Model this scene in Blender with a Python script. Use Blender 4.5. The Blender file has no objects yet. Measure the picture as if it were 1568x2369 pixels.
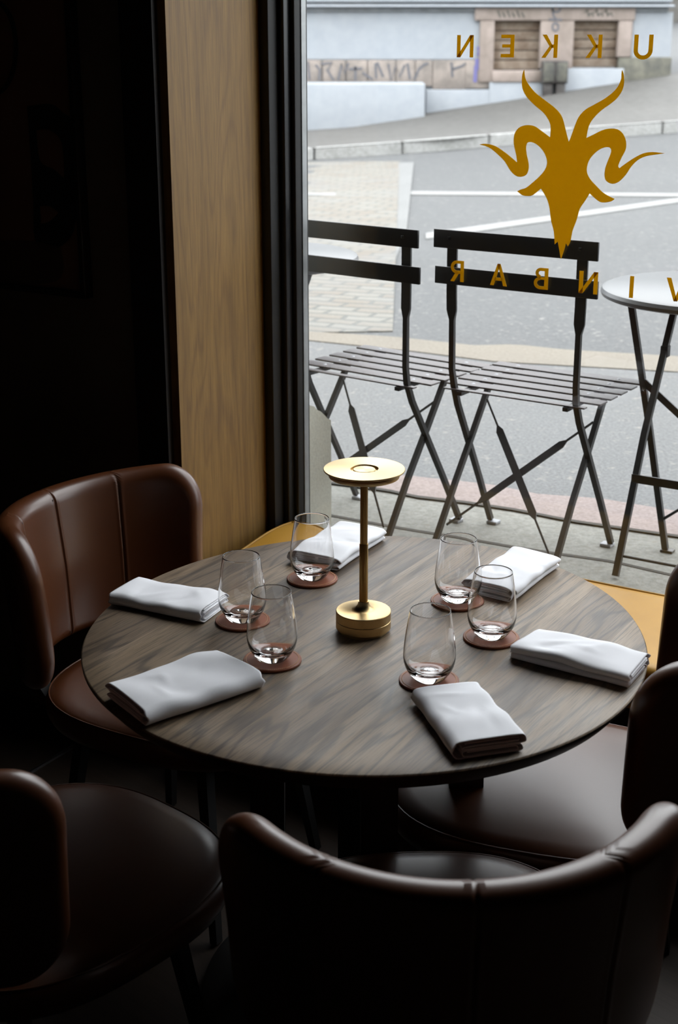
import bpy, bmesh, math, random
from mathutils import Vector, Matrix
random.seed(7)
PI = math.pi
C = bpy.context.scene.collection
SC = bpy.context.scene

# ------------------------------------------------------------ camera
F = 3290.0; W, H = 1568.0, 2369.0; CAMZ = 1.75
TH = math.atan(1104.5 / F); CT, ST = math.cos(TH), math.sin(TH)
cd = bpy.data.cameras.new('camera'); cam = bpy.data.objects.new('camera', cd); C.objects.link(cam)
cd.sensor_fit = 'VERTICAL'; cd.sensor_height = 36.0; cd.lens = 36.0 * F / H
cam.location = (0, 0, CAMZ); cam.rotation_euler = (PI / 2 - TH, 0, 0)
cd.clip_start = 0.05; cd.clip_end = 300
cd.dof.use_dof = True; cd.dof.focus_distance = 2.75; cd.dof.aperture_fstop = 6.3
SC.camera = cam
# ------------------------------------------------------------ sky and exposure
wd = bpy.data.worlds.new('overcast'); SC.world = wd; wd.use_nodes = True
nt = wd.node_tree; bg = nt.nodes['Background']
tc = nt.nodes.new('ShaderNodeTexCoord'); sx = nt.nodes.new('ShaderNodeSeparateXYZ'); cr = nt.nodes.new('ShaderNodeValToRGB')
nt.links.new(tc.outputs['Generated'], sx.inputs[0]); nt.links.new(sx.outputs['Z'], cr.inputs[0])
cr.color_ramp.elements[0].position = 0.0; cr.color_ramp.elements[0].color = (.44, .465, .49, 1)
cr.color_ramp.elements[1].position = 0.8; cr.color_ramp.elements[1].color = (1.01, 1.02, 1.045, 1)
nt.links.new(cr.outputs[0], bg.inputs[0]); bg.inputs[1].default_value = 7.1
SC.view_settings.view_transform = 'Standard'; SC.view_settings.look = 'None'
SC.view_settings.exposure = 0.0; SC.view_settings.gamma = 1.0; SC.view_settings.use_curve_mapping = False

# ------------------------------------------------------------ geometry of the place
DU = Vector((.8535, -.5211, 0)); DV = Vector((.5211, .8535, 0))     # along the window / out through the window
ROTU = math.atan2(DU.y, DU.x)
GROUND = .42; TABLE = .75
def uv(u, v, z=0.0): p = DU * u + DV * v; p.z = z; return p
def ray(px, py):
    a = (px - W / 2) / F; b = (H / 2 - py) / F
    return Vector((a, CT + b * ST, -ST + b * CT))
def at(px, py, z):
    r = ray(px, py); t = (z - CAMZ) / r.z; return Vector((r.x * t, r.y * t, z))
def at_v(px, py, v):
    r = ray(px, py); t = v / r.dot(DV); p = r * t; return (p.dot(DU), p.z + CAMZ)
def at_y(px, py, y):
    r = ray(px, py); t = y / r.y; return (r.x * t, CAMZ + r.z * t)
def gz(x, y):                                                       # the street climbs to the right beyond the road
    s = max(0.0, min(1.0, (y - 9.0) / 12.0)); k = .155 * s * s * (1.15 - .15 * s)
    return GROUND - .035 * s + k * max(-3.0, (x + .35)) if x > -.35 else GROUND - .035 * s + k * .4 * max(-3, x + .35)
def at_g(px, py):
    r = ray(px, py); z = GROUND
    for i in range(60):
        t = (z - CAMZ) / r.z; z2 = gz(r.x * t, r.y * t); z = .6 * z + .4 * z2
    return Vector((r.x * t, r.y * t, z))

# ------------------------------------------------------------ mesh helpers
def link(name, me, mat=None, parent=None, smooth=False):
    o = bpy.data.objects.new(name, me); C.objects.link(o)
    if mat: me.materials.append(mat)
    if smooth:
        for p in me.polygons: p.use_smooth = True
    if parent: o.parent = parent
    return o
def mesh(name, vs, fs, mat=None, parent=None, smooth=False, fix=True):
    me = bpy.data.meshes.new(name); me.from_pydata([tuple(v) for v in vs], [], fs)
    if fix:
        b = bmesh.new(); b.from_mesh(me); bmesh.ops.recalc_face_normals(b, faces=b.faces); b.to_mesh(me); b.free()
    me.update(); return link(name, me, mat, parent, smooth)
def from_bm(name, bm, mat, parent=None, smooth=False, bevel=0, seg=2):
    if bevel: bmesh.ops.bevel(bm, geom=list(bm.edges), offset=bevel, segments=seg, affect='EDGES', profile=.5)
    bmesh.ops.recalc_face_normals(bm, faces=bm.faces)
    me = bpy.data.meshes.new(name); bm.to_mesh(me); bm.free()
    o = link(name, me, mat, parent, smooth)
    return o
def auto(o, ang=40):
    for p in o.data.polygons: p.use_smooth = True
    o.data.set_sharp_from_angle(angle=math.radians(ang)); return o
def box_bm(bm, lo, hi, M=None):
    vs = [Vector((x, y, z)) for z in (lo[2], hi[2]) for y in (lo[1], hi[1]) for x in (lo[0], hi[0])]
    if M: vs = [M @ v for v in vs]
    v = [bm.verts.new(p) for p in vs]
    for f in ((0, 2, 3, 1), (4, 5, 7, 6), (0, 1, 5, 4), (2, 6, 7, 3), (0, 4, 6, 2), (1, 3, 7, 5)): bm.faces.new([v[i] for i in f])
def box(name, lo, hi, mat, parent=None, bevel=.0, M=None, seg=2):
    bm = bmesh.new(); box_bm(bm, lo, hi, M); o = from_bm(name, bm, mat, parent, bevel=bevel, seg=seg)
    return auto(o, 50) if bevel else o
MUV = Matrix(((DU.x, DV.x, 0, 0), (DU.y, DV.y, 0, 0), (0, 0, 1, 0), (0, 0, 0, 1)))     # local (u, v, z) -> world
def ubox(name, u, v, z, mat, parent=None, bevel=0.0): return box(name, (u[0], v[0], z[0]), (u[1], v[1], z[1]), mat, parent, bevel, MUV)
def lathe(name, prof, mat, parent=None, n=64, smooth=True, fn=None, loc=(0, 0, 0), sharp=40):
    vs, fs = [], []; k = len(prof)
    for i in range(n):
        a = 2 * PI * i / n
        for (r, z) in prof:
            rr = r * (fn(a) if fn else 1.0); vs.append((rr * math.cos(a) + loc[0], rr * math.sin(a) + loc[1], z + loc[2]))
    for i in range(n):
        j = (i + 1) % n
        for q in range(k - 1): fs.append((i * k + q, j * k + q, j * k + q + 1, i * k + q + 1))
    me = bpy.data.meshes.new(name); me.from_pydata(vs, [], fs)
    b = bmesh.new(); b.from_mesh(me); bmesh.ops.remove_doubles(b, verts=b.verts, dist=1e-6)
    bmesh.ops.recalc_face_normals(b, faces=b.faces); b.to_mesh(me); b.free()
    o = link(name, me, mat, parent)
    return auto(o, sharp) if smooth else o
def sweep(name, pts, sec, mat, parent=None, closed=False, up=Vector((0, 0, 1)), smooth=True, scales=None, caps=True, sharp=50):
    """sweep section [(a,b)..] along pts"""
    pts = [Vector(p) for p in pts]; n = len(pts); k = len(sec); vs, fs = [], []
    for i, p in enumerate(pts):
        if closed: t = pts[(i + 1) % n] - pts[i - 1]
        else: t = pts[min(i + 1, n - 1)] - pts[max(i - 1, 0)]
        t.normalize(); u = up if not callable(up) else up(i)
        s = t.cross(u)
        if s.length < 1e-4: s = t.cross(Vector((1, 0, 0)))
        s.normalize(); w = s.cross(t).normalized()
        sa, sb = scales[i] if scales else (1, 1)
        for (a, b) in sec: vs.append(p + s * a * sa + w * b * sb)
    m = n if closed else n - 1
    for i in range(m):
        j = (i + 1) % n
        for q in range(k):
            r = (q + 1) % k; fs.append((i * k + q, i * k + r, j * k + r, j * k + q))
    if not closed and caps: fs.append(tuple(range(k))); fs.append(tuple(range((n - 1) * k, n * k)))
    o = mesh(name, vs, fs, mat, parent)
    return auto(o, sharp) if smooth else o
def circ(r, n=10): return [(r * math.cos(2 * PI * i / n), r * math.sin(2 * PI * i / n)) for i in range(n)]
def rect(a, b): return [(-a / 2, -b / 2), (a / 2, -b / 2), (a / 2, b / 2), (-a / 2, b / 2)]
def prism(name, poly, fmap, t0, t1, mat, parent=None):
    """extrude closed 2D polygon; fmap(x, y, t) -> point"""
    n = len(poly)
    vs = [fmap(x, y, t0) for x, y in poly] + [fmap(x, y, t1) for x, y in poly]
    fs = [tuple(range(n)), tuple(range(2 * n - 1, n - 1, -1))] + [(i, (i + 1) % n, n + (i + 1) % n, n + i) for i in range(n)]
    return mesh(name, vs, fs, mat, parent)
def empty(name, label=None, cat=None, loc=(0, 0, 0), rz=0.0, group=None):
    o = bpy.data.objects.new(name, None); C.objects.link(o); o.location = loc; o.rotation_euler = (0, 0, rz); o.empty_display_size = .05
    return tag(o, label, cat, group)
def tag(o, label=None, cat=None, group=None, kind=None):
    if label: o['label'] = label
    if cat: o['category'] = cat
    if group: o['group'] = group
    if kind: o['kind'] = kind
    return o
def struct(o, label=None): o['kind'] = 'structure'; return tag(o, label)
def copy_tree(o, parent=None):
    c = o.copy(); C.objects.link(c)
    if parent: c.parent = parent
    for ch in list(o.children): copy_tree(ch, c)
    return c
def catmull(pts, k=3, sharp=.5):
    """smooth a closed polygon, keeping its sharp corners"""
    n = len(pts); out = []; P = [Vector(p) for p in pts]; cor = []
    for i in range(n):
        a = (P[i] - P[i - 1]).normalized(); b = (P[(i + 1) % n] - P[i]).normalized(); cor.append(a.dot(b) < sharp)
    for i in range(n):
        p1, p2 = P[i], P[(i + 1) % n]; p0 = P[i - 1] if not cor[i] else p1; p3 = P[(i + 2) % n] if not cor[(i + 1) % n] else p2
        for q in range(k):
            t = q / k
            out.append(.5 * ((2 * p1) + (p2 - p0) * t + (2 * p0 - 5 * p1 + 4 * p2 - p3) * t * t + (3 * p1 - p0 - 3 * p2 + p3) * t ** 3))
    return [(v.x, v.y) for v in out]

# ------------------------------------------------------------ materials
class Mt:
    def __init__(s, name):
        s.m = bpy.data.materials.new(name); s.m.use_nodes = True; s.t = s.m.node_tree; s.b = s.t.nodes['Principled BSDF']
    def n(s, typ, **kw):
        nd = s.t.nodes.new('ShaderNode' + typ)
        for k, v in kw.items(): setattr(nd, k, v)
        return nd
    def l(s, a, b): s.t.links.new(a, b)
    def coord(s, kind='Object', scale=(1, 1, 1), rot=(0, 0, 0), loc=(0, 0, 0)):
        c = s.n('TexCoord'); mp = s.n('Mapping'); mp.inputs['Scale'].default_value = scale; mp.inputs['Rotation'].default_value = rot; mp.inputs['Location'].default_value = loc
        s.l(c.outputs[kind], mp.inputs[0]); return mp.outputs[0]
    def noise(s, vec, sc, det=4, rough=.55, dist=0):
        x = s.n('TexNoise'); x.inputs['Scale'].default_value = sc; x.inputs['Detail'].default_value = det; x.inputs['Roughness'].default_value = rough; x.inputs['Distortion'].default_value = dist
        if vec is not None: s.l(vec, x.inputs['Vector'])
        return x.outputs['Fac']
    def ramp(s, fac, stops):
        r = s.n('ValToRGB'); e = r.color_ramp.elements
        while len(e) < len(stops): e.new(.5)
        for i, (p, c) in enumerate(stops): e[i].position = p; e[i].color = (*c, 1) if len(c) == 3 else c
        s.l(fac, r.inputs[0]); return r.outputs[0]
    def mix(s, fac, a, b, mode='MIX'):
        x = s.n('Mix', data_type='RGBA', blend_type=mode)
        for sock, v in ((x.inputs[0], fac), (x.inputs[6], a), (x.inputs[7], b)):
            if isinstance(v, (int, float)): sock.default_value = v
            elif isinstance(v, tuple): sock.default_value = (*v, 1)
            else: s.l(v, sock)
        return x.outputs[2]
    def math(s, op, a, b=0.0):
        x = s.n('Math', operation=op)
        for i, v in enumerate((a, b)):
            if isinstance(v, (int, float)): x.inputs[i].default_value = v
            else: s.l(v, x.inputs[i])
        return x.outputs[0]
    def bump(s, h, st=.3, d=.002):
        x = s.n('Bump'); x.inputs['Strength'].default_value = st; x.inputs['Distance'].default_value = d; s.l(h, x.inputs['Height']); s.l(x.outputs[0], s.b.inputs['Normal'])
    def set(s, col=None, rough=None, metal=None, spec=None, coat=None, coatr=None):
        if col is not None:
            if isinstance(col, tuple): s.b.inputs['Base Color'].default_value = (*col, 1)
            else: s.l(col, s.b.inputs['Base Color'])
        for k, v in (('Roughness', rough), ('Metallic', metal), ('Specular IOR Level', spec), ('Coat Weight', coat), ('Coat Roughness', coatr)):
            if v is None: continue
            if isinstance(v, (int, float)): s.b.inputs[k].default_value = v
            else: s.l(v, s.b.inputs[k])
        return s
def plain(name, col, rough=.5, metal=0, var=.12, sc=30, spec=None, coat=None):
    m = Mt(name); f = m.noise(m.coord(), sc, 5)
    c = m.ramp(f, [(.25, tuple(x * (1 - var) for x in col)), (.75, tuple(min(1, x * (1 + var)) for x in col))])
    m.set(c, rough, metal, spec, coat); return m.m
def mat_table():
    m = Mt('smoked_oak_top')
    v = m.coord('Object', rot=(0, 0, -math.atan2(DV.y, DV.x)))      # x runs along the boards
    sp = m.n('SeparateXYZ'); m.l(v, sp.inputs[0])
    bw = .118
    idx = m.math('FLOOR', m.math('DIVIDE', m.math('ADD', sp.outputs['Y'], 2.03), bw))
    wn = m.n('TexWhiteNoise', noise_dimensions='1D'); m.l(idx, wn.inputs['W'])
    cb = m.n('CombineXYZ'); m.l(m.math('ADD', sp.outputs['X'], m.math('MULTIPLY', wn.outputs['Value'], 9.0)), cb.inputs[0]); m.l(sp.outputs['Y'], cb.inputs[1]); m.l(m.math('MULTIPLY', idx, 3.7), cb.inputs[2])
    def mp(sc):
        x = m.n('Mapping'); x.inputs['Scale'].default_value = sc; m.l(cb.outputs[0], x.inputs[0]); return x.outputs[0]
    big = m.noise(mp((1.3, 9, 1)), 1.0, 2.5, .45, .5)
    rings = m.math('SINE', m.math('MULTIPLY', big, 66.0))
    rg = m.ramp(m.math('MULTIPLY', m.math('ADD', rings, 1.0), .5), [(.0, (1.10, 1.10, 1.08)), (.72, (.93, .93, .93)), (.95, (.42, .42, .44)), (1, (.30, .30, .32))])
    pores = m.ramp(m.noise(mp((14, 420, 1)), 1.0, 4, .6), [(.36, (.42, .42, .43)), (.53, (1.06, 1.06, 1.06))])
    tone = m.ramp(m.noise(mp((1.6, 7, 1)), 1.0, 3), [(.3, (.125, .088, .055)), (.55, (.19, .137, .089)), (.75, (.26, .195, .133))])
    bt = m.ramp(wn.outputs['Value'], [(0, (.78, .76, .76)), (.5, (1.0, .97, .95)), (1, (1.15, 1.13, 1.08))])
    c = m.mix(1.0, tone, bt, 'MULTIPLY'); c = m.mix(.72, c, rg, 'MULTIPLY'); c = m.mix(.8, c, pores, 'MULTIPLY')
    m.set(c, m.ramp(m.noise(mp((6, 60, 1)), 1.0, 4), [(.3, (.44,) * 3), (.7, (.54,) * 3)]), spec=.5)
    m.bump(pores, .12, .0006); return m.m
def mat_oak(name, a, b, rough=.5, S=1.0, axis='Z'):
    m = Mt(name); v0 = m.coord('Object')
    sp = m.n('SeparateXYZ'); m.l(v0, sp.inputs[0])
    q = {'Z': (sp.outputs['X'], sp.outputs['Y'], sp.outputs['Z'])}[axis]
    across = m.math('ADD', q[0], q[1]); cb = m.n('CombineXYZ'); m.l(across, cb.inputs[0]); m.l(q[2], cb.inputs[1]); v = cb.outputs[0]
    def mp(sc, loc=(0, 0, 0)):
        x = m.n('Mapping'); x.inputs['Scale'].default_value = sc; x.inputs['Location'].default_value = loc; m.l(v, x.inputs[0]); return x.outputs[0]
    big = m.noise(mp((5.2 * S, .75 * S, 1), (.4, .2, 0)), 1.0, 2.5, .45, .5)
    rings = m.math('SINE', m.math('MULTIPLY', big, 75.0))
    rg = m.ramp(m.math('MULTIPLY', m.math('ADD', rings, 1.0), .5), [(.5, (1, 1, 1)), (.9, (.82, .78, .72)), (1, (.68, .62, .55))])
    pores = m.ramp(m.noise(mp((260 * S, 9 * S, 1)), 1.0, 4, .6), [(.40, (.66, .62, .56)), (.55, (1, 1, 1))])
    fine = m.noise(mp((30 * S, 1.2 * S, 1)), 1.0, 4)
    c = m.ramp(fine, [(.3, a), (.7, b)]); c = m.mix(.65, c, rg, 'MULTIPLY'); c = m.mix(.7, c, pores, 'MULTIPLY')
    m.set(c, rough); m.bump(pores, .1, .0005); return m.m
def mat_leather(name, a, b, rough=.36, spec=.5, coat=0.0, sc=420):
    m = Mt(name); v = m.coord(); c = m.ramp(m.noise(v, 5, 4), [(.3, a), (.7, b)])
    vo = m.n('TexVoronoi'); vo.inputs['Scale'].default_value = sc; m.l(v, vo.inputs['Vector'])
    h = m.math('ADD', m.math('MULTIPLY', vo.outputs['Distance'], .5), m.math('MULTIPLY', m.noise(v, 22, 5), 1.2))
    m.set(c, rough, spec=spec, coat=coat, coatr=.27)
    m.bump(h, .05, .001); return m.m
def mat_cloth():
    m = Mt('white_linen'); v = m.coord('Object', rot=(0, 0, .3)); w = m.n('TexWave', wave_type='BANDS'); w.inputs['Scale'].default_value = 500; m.l(v, w.inputs[0])
    w2 = m.n('TexWave', wave_type='BANDS', bands_direction='Y'); w2.inputs['Scale'].default_value = 500; m.l(v, w2.inputs[0])
    m.set((.86, .865, .90), .9, spec=.2); m.bump(m.math('ADD', m.math('ADD', w.outputs['Fac'], w2.outputs['Fac']), m.math('MULTIPLY', m.noise(v, 30, 3), 2.0)), .12, .001); return m.m
def mat_brass(name, ani=True, rough=.36, col=(.55, .395, .19)):
    m = Mt(name); v = m.coord(); f = m.noise(v, 500, 2)
    m.set(m.ramp(f, [(.3, tuple(x * .93 for x in col)), (.7, col)]), rough, 1.0)
    if ani:
        m.b.inputs['Anisotropic'].default_value = .7; tg = m.n('Tangent', direction_type='RADIAL', axis='Z'); m.l(tg.outputs[0], m.b.inputs['Tangent'])
    return m.m
def mat_glass(name, col=(1, 1, 1), ior=1.46):
    m = Mt(name); m.t.nodes.remove(m.b); g = m.n('BsdfGlass'); g.inputs['Color'].default_value = (*col, 1); g.inputs['Roughness'].default_value = 0; g.inputs['IOR'].default_value = ior
    m.l(g.outputs[0], m.t.nodes['Material Output'].inputs['Surface']); return m.m
def mat_vinyl():
    m = Mt('gold_vinyl'); m.set((.50, .33, .02), .6); tl = m.n('BsdfTranslucent'); tl.inputs[0].default_value = (.66, .44, .022, 1); mx = m.n('MixShader'); mx.inputs[0].default_value = .55
    m.l(m.b.outputs[0], mx.inputs[1]); m.l(tl.outputs[0], mx.inputs[2]); m.l(mx.outputs[0], m.t.nodes['Material Output'].inputs['Surface']); return m.m
def mat_pane():
    m = Mt('window_glass'); m.t.nodes.remove(m.b); tr = m.n('BsdfTransparent'); tr.inputs[0].default_value = (.975, .985, .982, 1); gl = m.n('BsdfGlossy'); gl.inputs['Roughness'].default_value = .0
    lw = m.n('LayerWeight'); lw.inputs['Blend'].default_value = .5; fr = m.math('ADD', m.math('MULTIPLY', m.math('POWER', lw.outputs['Facing'], 5.0), .96), .03); mx = m.n('MixShader'); m.l(fr, mx.inputs[0]); m.l(tr.outputs[0], mx.inputs[1]); m.l(gl.outputs[0], mx.inputs[2])
    m.l(mx.outputs[0], m.t.nodes['Material Output'].inputs['Surface']); return m.m
def mat_speck(name, a, b, sc=90, rough=.75, patch=1.2, pa=.85, c3=None):
    m = Mt(name); v = m.coord(); f = m.noise(v, sc, 6, .75)
    c = m.ramp(f, [(.36, a), (.5, tuple((x + y) / 2 for x, y in zip(a, b))), (.64, b)])
    p = m.ramp(m.noise(v, patch, 5), [(.3, (pa,) * 3), (.7, (1, 1, 1))]); c = m.mix(1.0, c, p, 'MULTIPLY')
    if c3:
        k = m.ramp(m.noise(v, sc * .35, 3, .6), [(.60, (0, 0, 0)), (.72, (1, 1, 1))]); c = m.mix(k, c, c3)
    m.set(c, rough); m.bump(f, .4, .004); return m.m
def mat_cobble():
    m = Mt('cobblestones'); v = m.coord('Object', scale=(1, 1, 1), rot=(0, 0, .35))
    d = m.n('TexNoise'); d.inputs['Scale'].default_value = 2.0; m.l(v, d.inputs['Vector'])
    vv = m.n('MixRGB') if False else None
    br = m.n('TexBrick'); m.l(m.mix(.12, v, d.outputs['Color'], 'ADD'), br.inputs['Vector'])
    br.inputs['Scale'].default_value = 3.4; br.inputs['Mortar Size'].default_value = .05; br.inputs['Mortar Smooth'].default_value = .6; br.inputs['Brick Width'].default_value = .75; br.inputs['Row Height'].default_value = .36
    br.inputs['Color1'].default_value = (.150, .145, .128, 1); br.inputs['Color2'].default_value = (.132, .112, .090, 1); br.inputs['Mortar'].default_value = (.082, .083, .077, 1)
    c = m.mix(1.0, br.outputs['Color'], m.ramp(m.noise(v, 40, 5, .7), [(.3, (.85,) * 3), (.7, (1.08,) * 3)]), 'MULTIPLY')
    c = m.mix(m.ramp(m.noise(v, 1.3, 3), [(.46, (0, 0, 0)), (.66, (.6,) * 3)]), c, (.12, .12, .117))
    m.set(c, .8); m.bump(m.math('MULTIPLY', br.outputs['Fac'], -1.0), .6, .01); return m.m

M = dict(
    table=mat_table(), edge=plain('black_stained_edge', (.012, .011, .010), .45), oak=mat_oak('oak_veneer', (.185, .098, .018), (.25, .138, .030), .55),
    dark_oak=plain('dark_stained_trim', (.008, .005, .004), .5), leather=mat_leather('brown_leather', (.066, .0175, .0032), (.083, .0230, .0042), .40, .35, coat=.5),
    mustard=mat_leather('mustard_leather', (.42, .215, .024), (.50, .265, .036), .45, .4, sc=300), coaster=mat_leather('coaster_leather', (.20, .055, .022), (.25, .072, .030), .5, .3, sc=600),
    thread=plain('tan_thread', (.62, .36, .2), .7), dkthread=plain('dark_thread', (.05, .02, .012), .6), cloth=mat_cloth(),
    brass=mat_brass('brushed_brass'), brass_d=mat_brass('satin_brass', False, .32, (.45, .28, .09)), glass=mat_glass('clear_glass'), pane=mat_pane(),
    black=plain('black_lacquer', (.012, .012, .013), .28), blackm=plain('matt_black', (.010, .010, .010), .6), alu=plain('pale_aluminium_edge', (.35, .36, .36), .4, .8),
    wall_brown=plain('brown_wall_paint', (.135, .105, .075), .85, sc=4), wall=plain('dark_wall_paint', (.042, .034, .026), .85, sc=4), ceil=plain('dark_ceiling', (.012, .011, .010), .9), floor=mat_oak('floor_boards', (.030, .020, .014), (.045, .030, .021), .5, .7),
    steel=plain('steel_strip', (.5, .5, .52), .3, 1), chair_m=plain('anthracite_steel', (.022, .021, .020), .42, 0, .3, 300), slat=plain('black_lacquered_slat', (.008, .007, .007), .45, 0, .2, 60),
    seat_slat=mat_speck('dusty_brown_slat', (.05, .038, .036), (.085, .07, .07), 260, .38, 3), galv=plain('galvanised_foot', (.25, .26, .28), .45),
    asphalt=mat_speck('road_asphalt', (0.03884, 0.04007, 0.04088), (0.08178, 0.08379, 0.08588), 70, .75, .5, .88, (0.1452, 0.1386, 0.132)), walk=mat_speck('pavement_asphalt', (0.06028, 0.06155, 0.06155), (0.1301, 0.1313, 0.1332), 85, .75, 1.1, .9, (0.165, 0.1551, 0.1419)),
    concrete=mat_speck('old_concrete', (0.1336, 0.1336, 0.1176), (0.2337, 0.2337, 0.2111), 60, .8, 2.2, .72, (0.1452, 0.1386, 0.1188)), pink=mat_speck('pink_granite', (0.158, 0.1162, 0.1068), (0.2509, 0.2044, 0.1905), 90, .75, 2.0, .8),
    tan=mat_speck('tan_kerbstone', (0.1214, 0.1023, 0.07667), (0.1789, 0.1597, 0.1309), 70, .8, 2.0, .85), cobble=mat_cobble(), strip=mat_speck('pale_gutter_stone', (0.1097, 0.1116, 0.1097), (0.1525, 0.1544, 0.1525), 60, .8, 1.5, .88),
    joint=plain('dark_joint', (0.0264, 0.02508, 0.02112), .9), paint=mat_speck('road_marking_paint', (0.1518, 0.1518, 0.1472), (0.2116, 0.2116, 0.207), 60, .6, 3, .9), kerb=mat_speck('grey_kerb', (0.2453, 0.2453, 0.2342), (0.3792, 0.3792, 0.3736), 30, .7, 3, .8),
    farwalk=mat_speck('far_pavement', (0.06221, 0.05961, 0.05443), (0.09847, 0.09486, 0.08967), 12, .8, .5, .8), dirt=plain('dirt_line', (.08, .08, .07), .9, 0, .4, 6),
    render_=mat_speck('cream_render', (0.3485, 0.3406, 0.2851), (0.4277, 0.4118, 0.3485), 140, .9, 3, .94), plaster=mat_speck('white_plaster', (0.2614, 0.2812, 0.309), (0.2971, 0.3169, 0.3406), 5, .85, .8, .94),
    stone=mat_speck('plinth_stone', (0.1669, 0.1472, 0.1324), (0.3043, 0.2601, 0.2306), 3.5, .85, 1.6, .8), pinkstone=mat_speck('pinkish_surround_stone', (0.2171, 0.178, 0.152), (0.2952, 0.2431, 0.2171), 4, .85, 2, .85),
    mossy=mat_speck('mossy_stone', (0.07667, 0.07667, 0.0697), (0.1742, 0.1673, 0.1324), 3.2, .9, 1.2, .55), board=mat_speck('weathered_boards', (0.1091, 0.07133, 0.04616), (0.2098, 0.1678, 0.1301), 5, .8, 1.1, .75),
    cornice=mat_speck('grey_cornice', (0.1463, 0.1568, 0.1638), (0.2091, 0.223, 0.237), 6, .8, 1, .9), graf=plain('grey_spray_paint', (0.1056, 0.1056, 0.1188), .8), purple=plain('violet_spray_paint', (0.1254, 0.1188, 0.2772), .8),
    cabinet=mat_speck('rusty_cabinet', (0.0198, 0.0132, 0.01188), (0.1122, 0.1056, 0.099), 5, .7, 2, .5), gold=mat_vinyl(), canvas=plain('painting_brown', (.21, .10, .06), .8, sc=3), artdark=plain('painting_black', (.010, .010, .012), .7), artmid=plain('painting_umber', (.10, .06, .045), .8),
    topm=plain('light_lacquered_top', (0.0726, 0.0726, 0.07458), .35, 0, .1, 200), far=mat_speck('far_wall', (0.0726, 0.066, 0.0594), (0.1254, 0.1188, 0.1089), .8, .9, .3, .8), plastic=plain('black_plastic', (.02, .02, .02), .5))

# ------------------------------------------------------------ the room (grid u along the window, v towards it)
WE = .0; UP, VW, VG = -2.03, 2.60, 3.06                                      # oak panel, dark wall, glass
struct(ubox('floor', (-5, 2.6), (-3, 3.02), (-.05, 0), M['floor']))
struct(ubox('ceiling', (-5, 2.6), (-3, 3.2), (3.35, 3.45), M['ceil']))
struct(ubox('wall_left', (-5, UP - .022), (VW, VW + .12), (0, 3.35), M['wall_brown']), 'dark brown wall with the abstract painting')
struct(ubox('wall_side', (-5.1, -5), (-3, VW + .12), (0, 3.35), M['wall']))
struct(ubox('wall_back', (-5.1, 2.7), (-3.1, -3), (0, 3.35), M['wall']))
struct(ubox('wall_right', (2.6, 2.7), (-3, 3.2), (0, 3.35), M['wall']))
struct(ubox('wall_window', (-2.03, 2.6), (2.98, 3.2), (0, .43), M['wall']))
struct(ubox('wall_front', (-9, 9), (3.10, 3.30), (3.3, 9.0), M['render_']))
struct(ubox('wall_facade', (-9, -2.301), (3.083, 3.095), (.3, 3.3), M['render_']))
struct(ubox('wall_facade', (WE + .07, 9), (3.083, 3.30), (.3, 3.3), M['render_']))
struct(ubox('wall_pier', (WE, 2.6), (2.98, 3.2), (.43, 3.35), M['wall']))
struct(ubox('trim_1', (UP - .022, UP), (VW - .0, 2.985), (0, 3.35), M['oak']), 'honey oak veneer panel lining the window niche')
struct(ubox('trim_2', (UP - .115, UP - .0225), (VW - .02, VW - .0005), (0, 3.35), M['dark_oak']), 'near black trim board beside the oak panel')
struct(ubox('wall_niche', (-2.5, UP - .023), (VW + .12, 3.07), (0, 3.35), M['wall']))
# render strip of the facade seen through the glass, with the broken plinth below
def at_u(px, py, u):
    r = ray(px, py); t = u / r.dot(DU); p = r * t; return (p.dot(DV), p.z + CAMZ)
UR = at_v(701, 500, 3.083)[0]
struct(ubox('trim_3', (-2.3, UR), (3.083, at_u(708.5, 400, UR)[0]), (.3, 3.3), M['render_']), 'narrow cream rendered reveal outside the glass')
prof = [(3.084, .3), (at_u(765, 1150, UR)[0], .3), at_u(766, 1130, UR)]
for (px, py) in ((765, 972), (757, 968), (752, 962), (742, 952), (733, 948), (727, 941), (718, 938), (712, 936), (707, 931)): prof.append(at_u(px, py, UR))
prof.append((3.084, prof[-1][1]))
struct(prism('trim_4', prof, lambda a, b, t: uv(t, a, b), UR - .045, UR + .0005, M['render_']), 'broken lower cream render beside the glass')

# window
wn_ = empty('window_1'); struct(wn_, 'large shop window with slim black frame')
uf = at_v(699, 560, 3.05)[0]
ubox('frame_stile', (UP + .001, UP + .028), (2.955, 3.08), (.43, 3.35), M['blackm'], wn_, .002)
ubox('frame_stile', (UP + .0285, uf - .013), (2.995, 3.08), (.43, 3.35), M['black'], wn_, .002)
ubox('glazing_bead', (uf - .0125, uf), (3.022, 3.08), (.43, 3.35), M['blackm'], wn_, .002)
ubox('seal', (uf, uf + .0025), (3.05, 3.07), (.43, 3.35), M['alu'], wn_)
ubox('frame_rail', (UP, WE + .05), (3.0, 3.08), (.43, .455), M['blackm'], wn_, .002)
ubox('frame_rail', (UP, WE + .05), (3.0, 3.08), (3.28, 3.35), M['blackm'], wn_, .002)
ubox('frame_stile', (WE, WE + .05), (3.0, 3.08), (.455, 3.28), M['blackm'], wn_, .002)
ubox('pane', (uf - .005, WE + .01), (VG, VG + .006), (.45, 3.29), M['pane'], wn_)
struct(mesh('trim_5', [uv(-2.31 + a, 1.2 + b * 1.39, z) for z in (.0, .006) for (a, b) in ((0, 0), (.008, 0), (.008, 1), (0, 1))], [(0, 1, 2, 3), (4, 7, 6, 5), (0, 4, 5, 1), (1, 5, 6, 2), (2, 6, 7, 3), (3, 7, 4, 0)], M['steel']), 'thin steel strip set in the floor')

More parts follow.
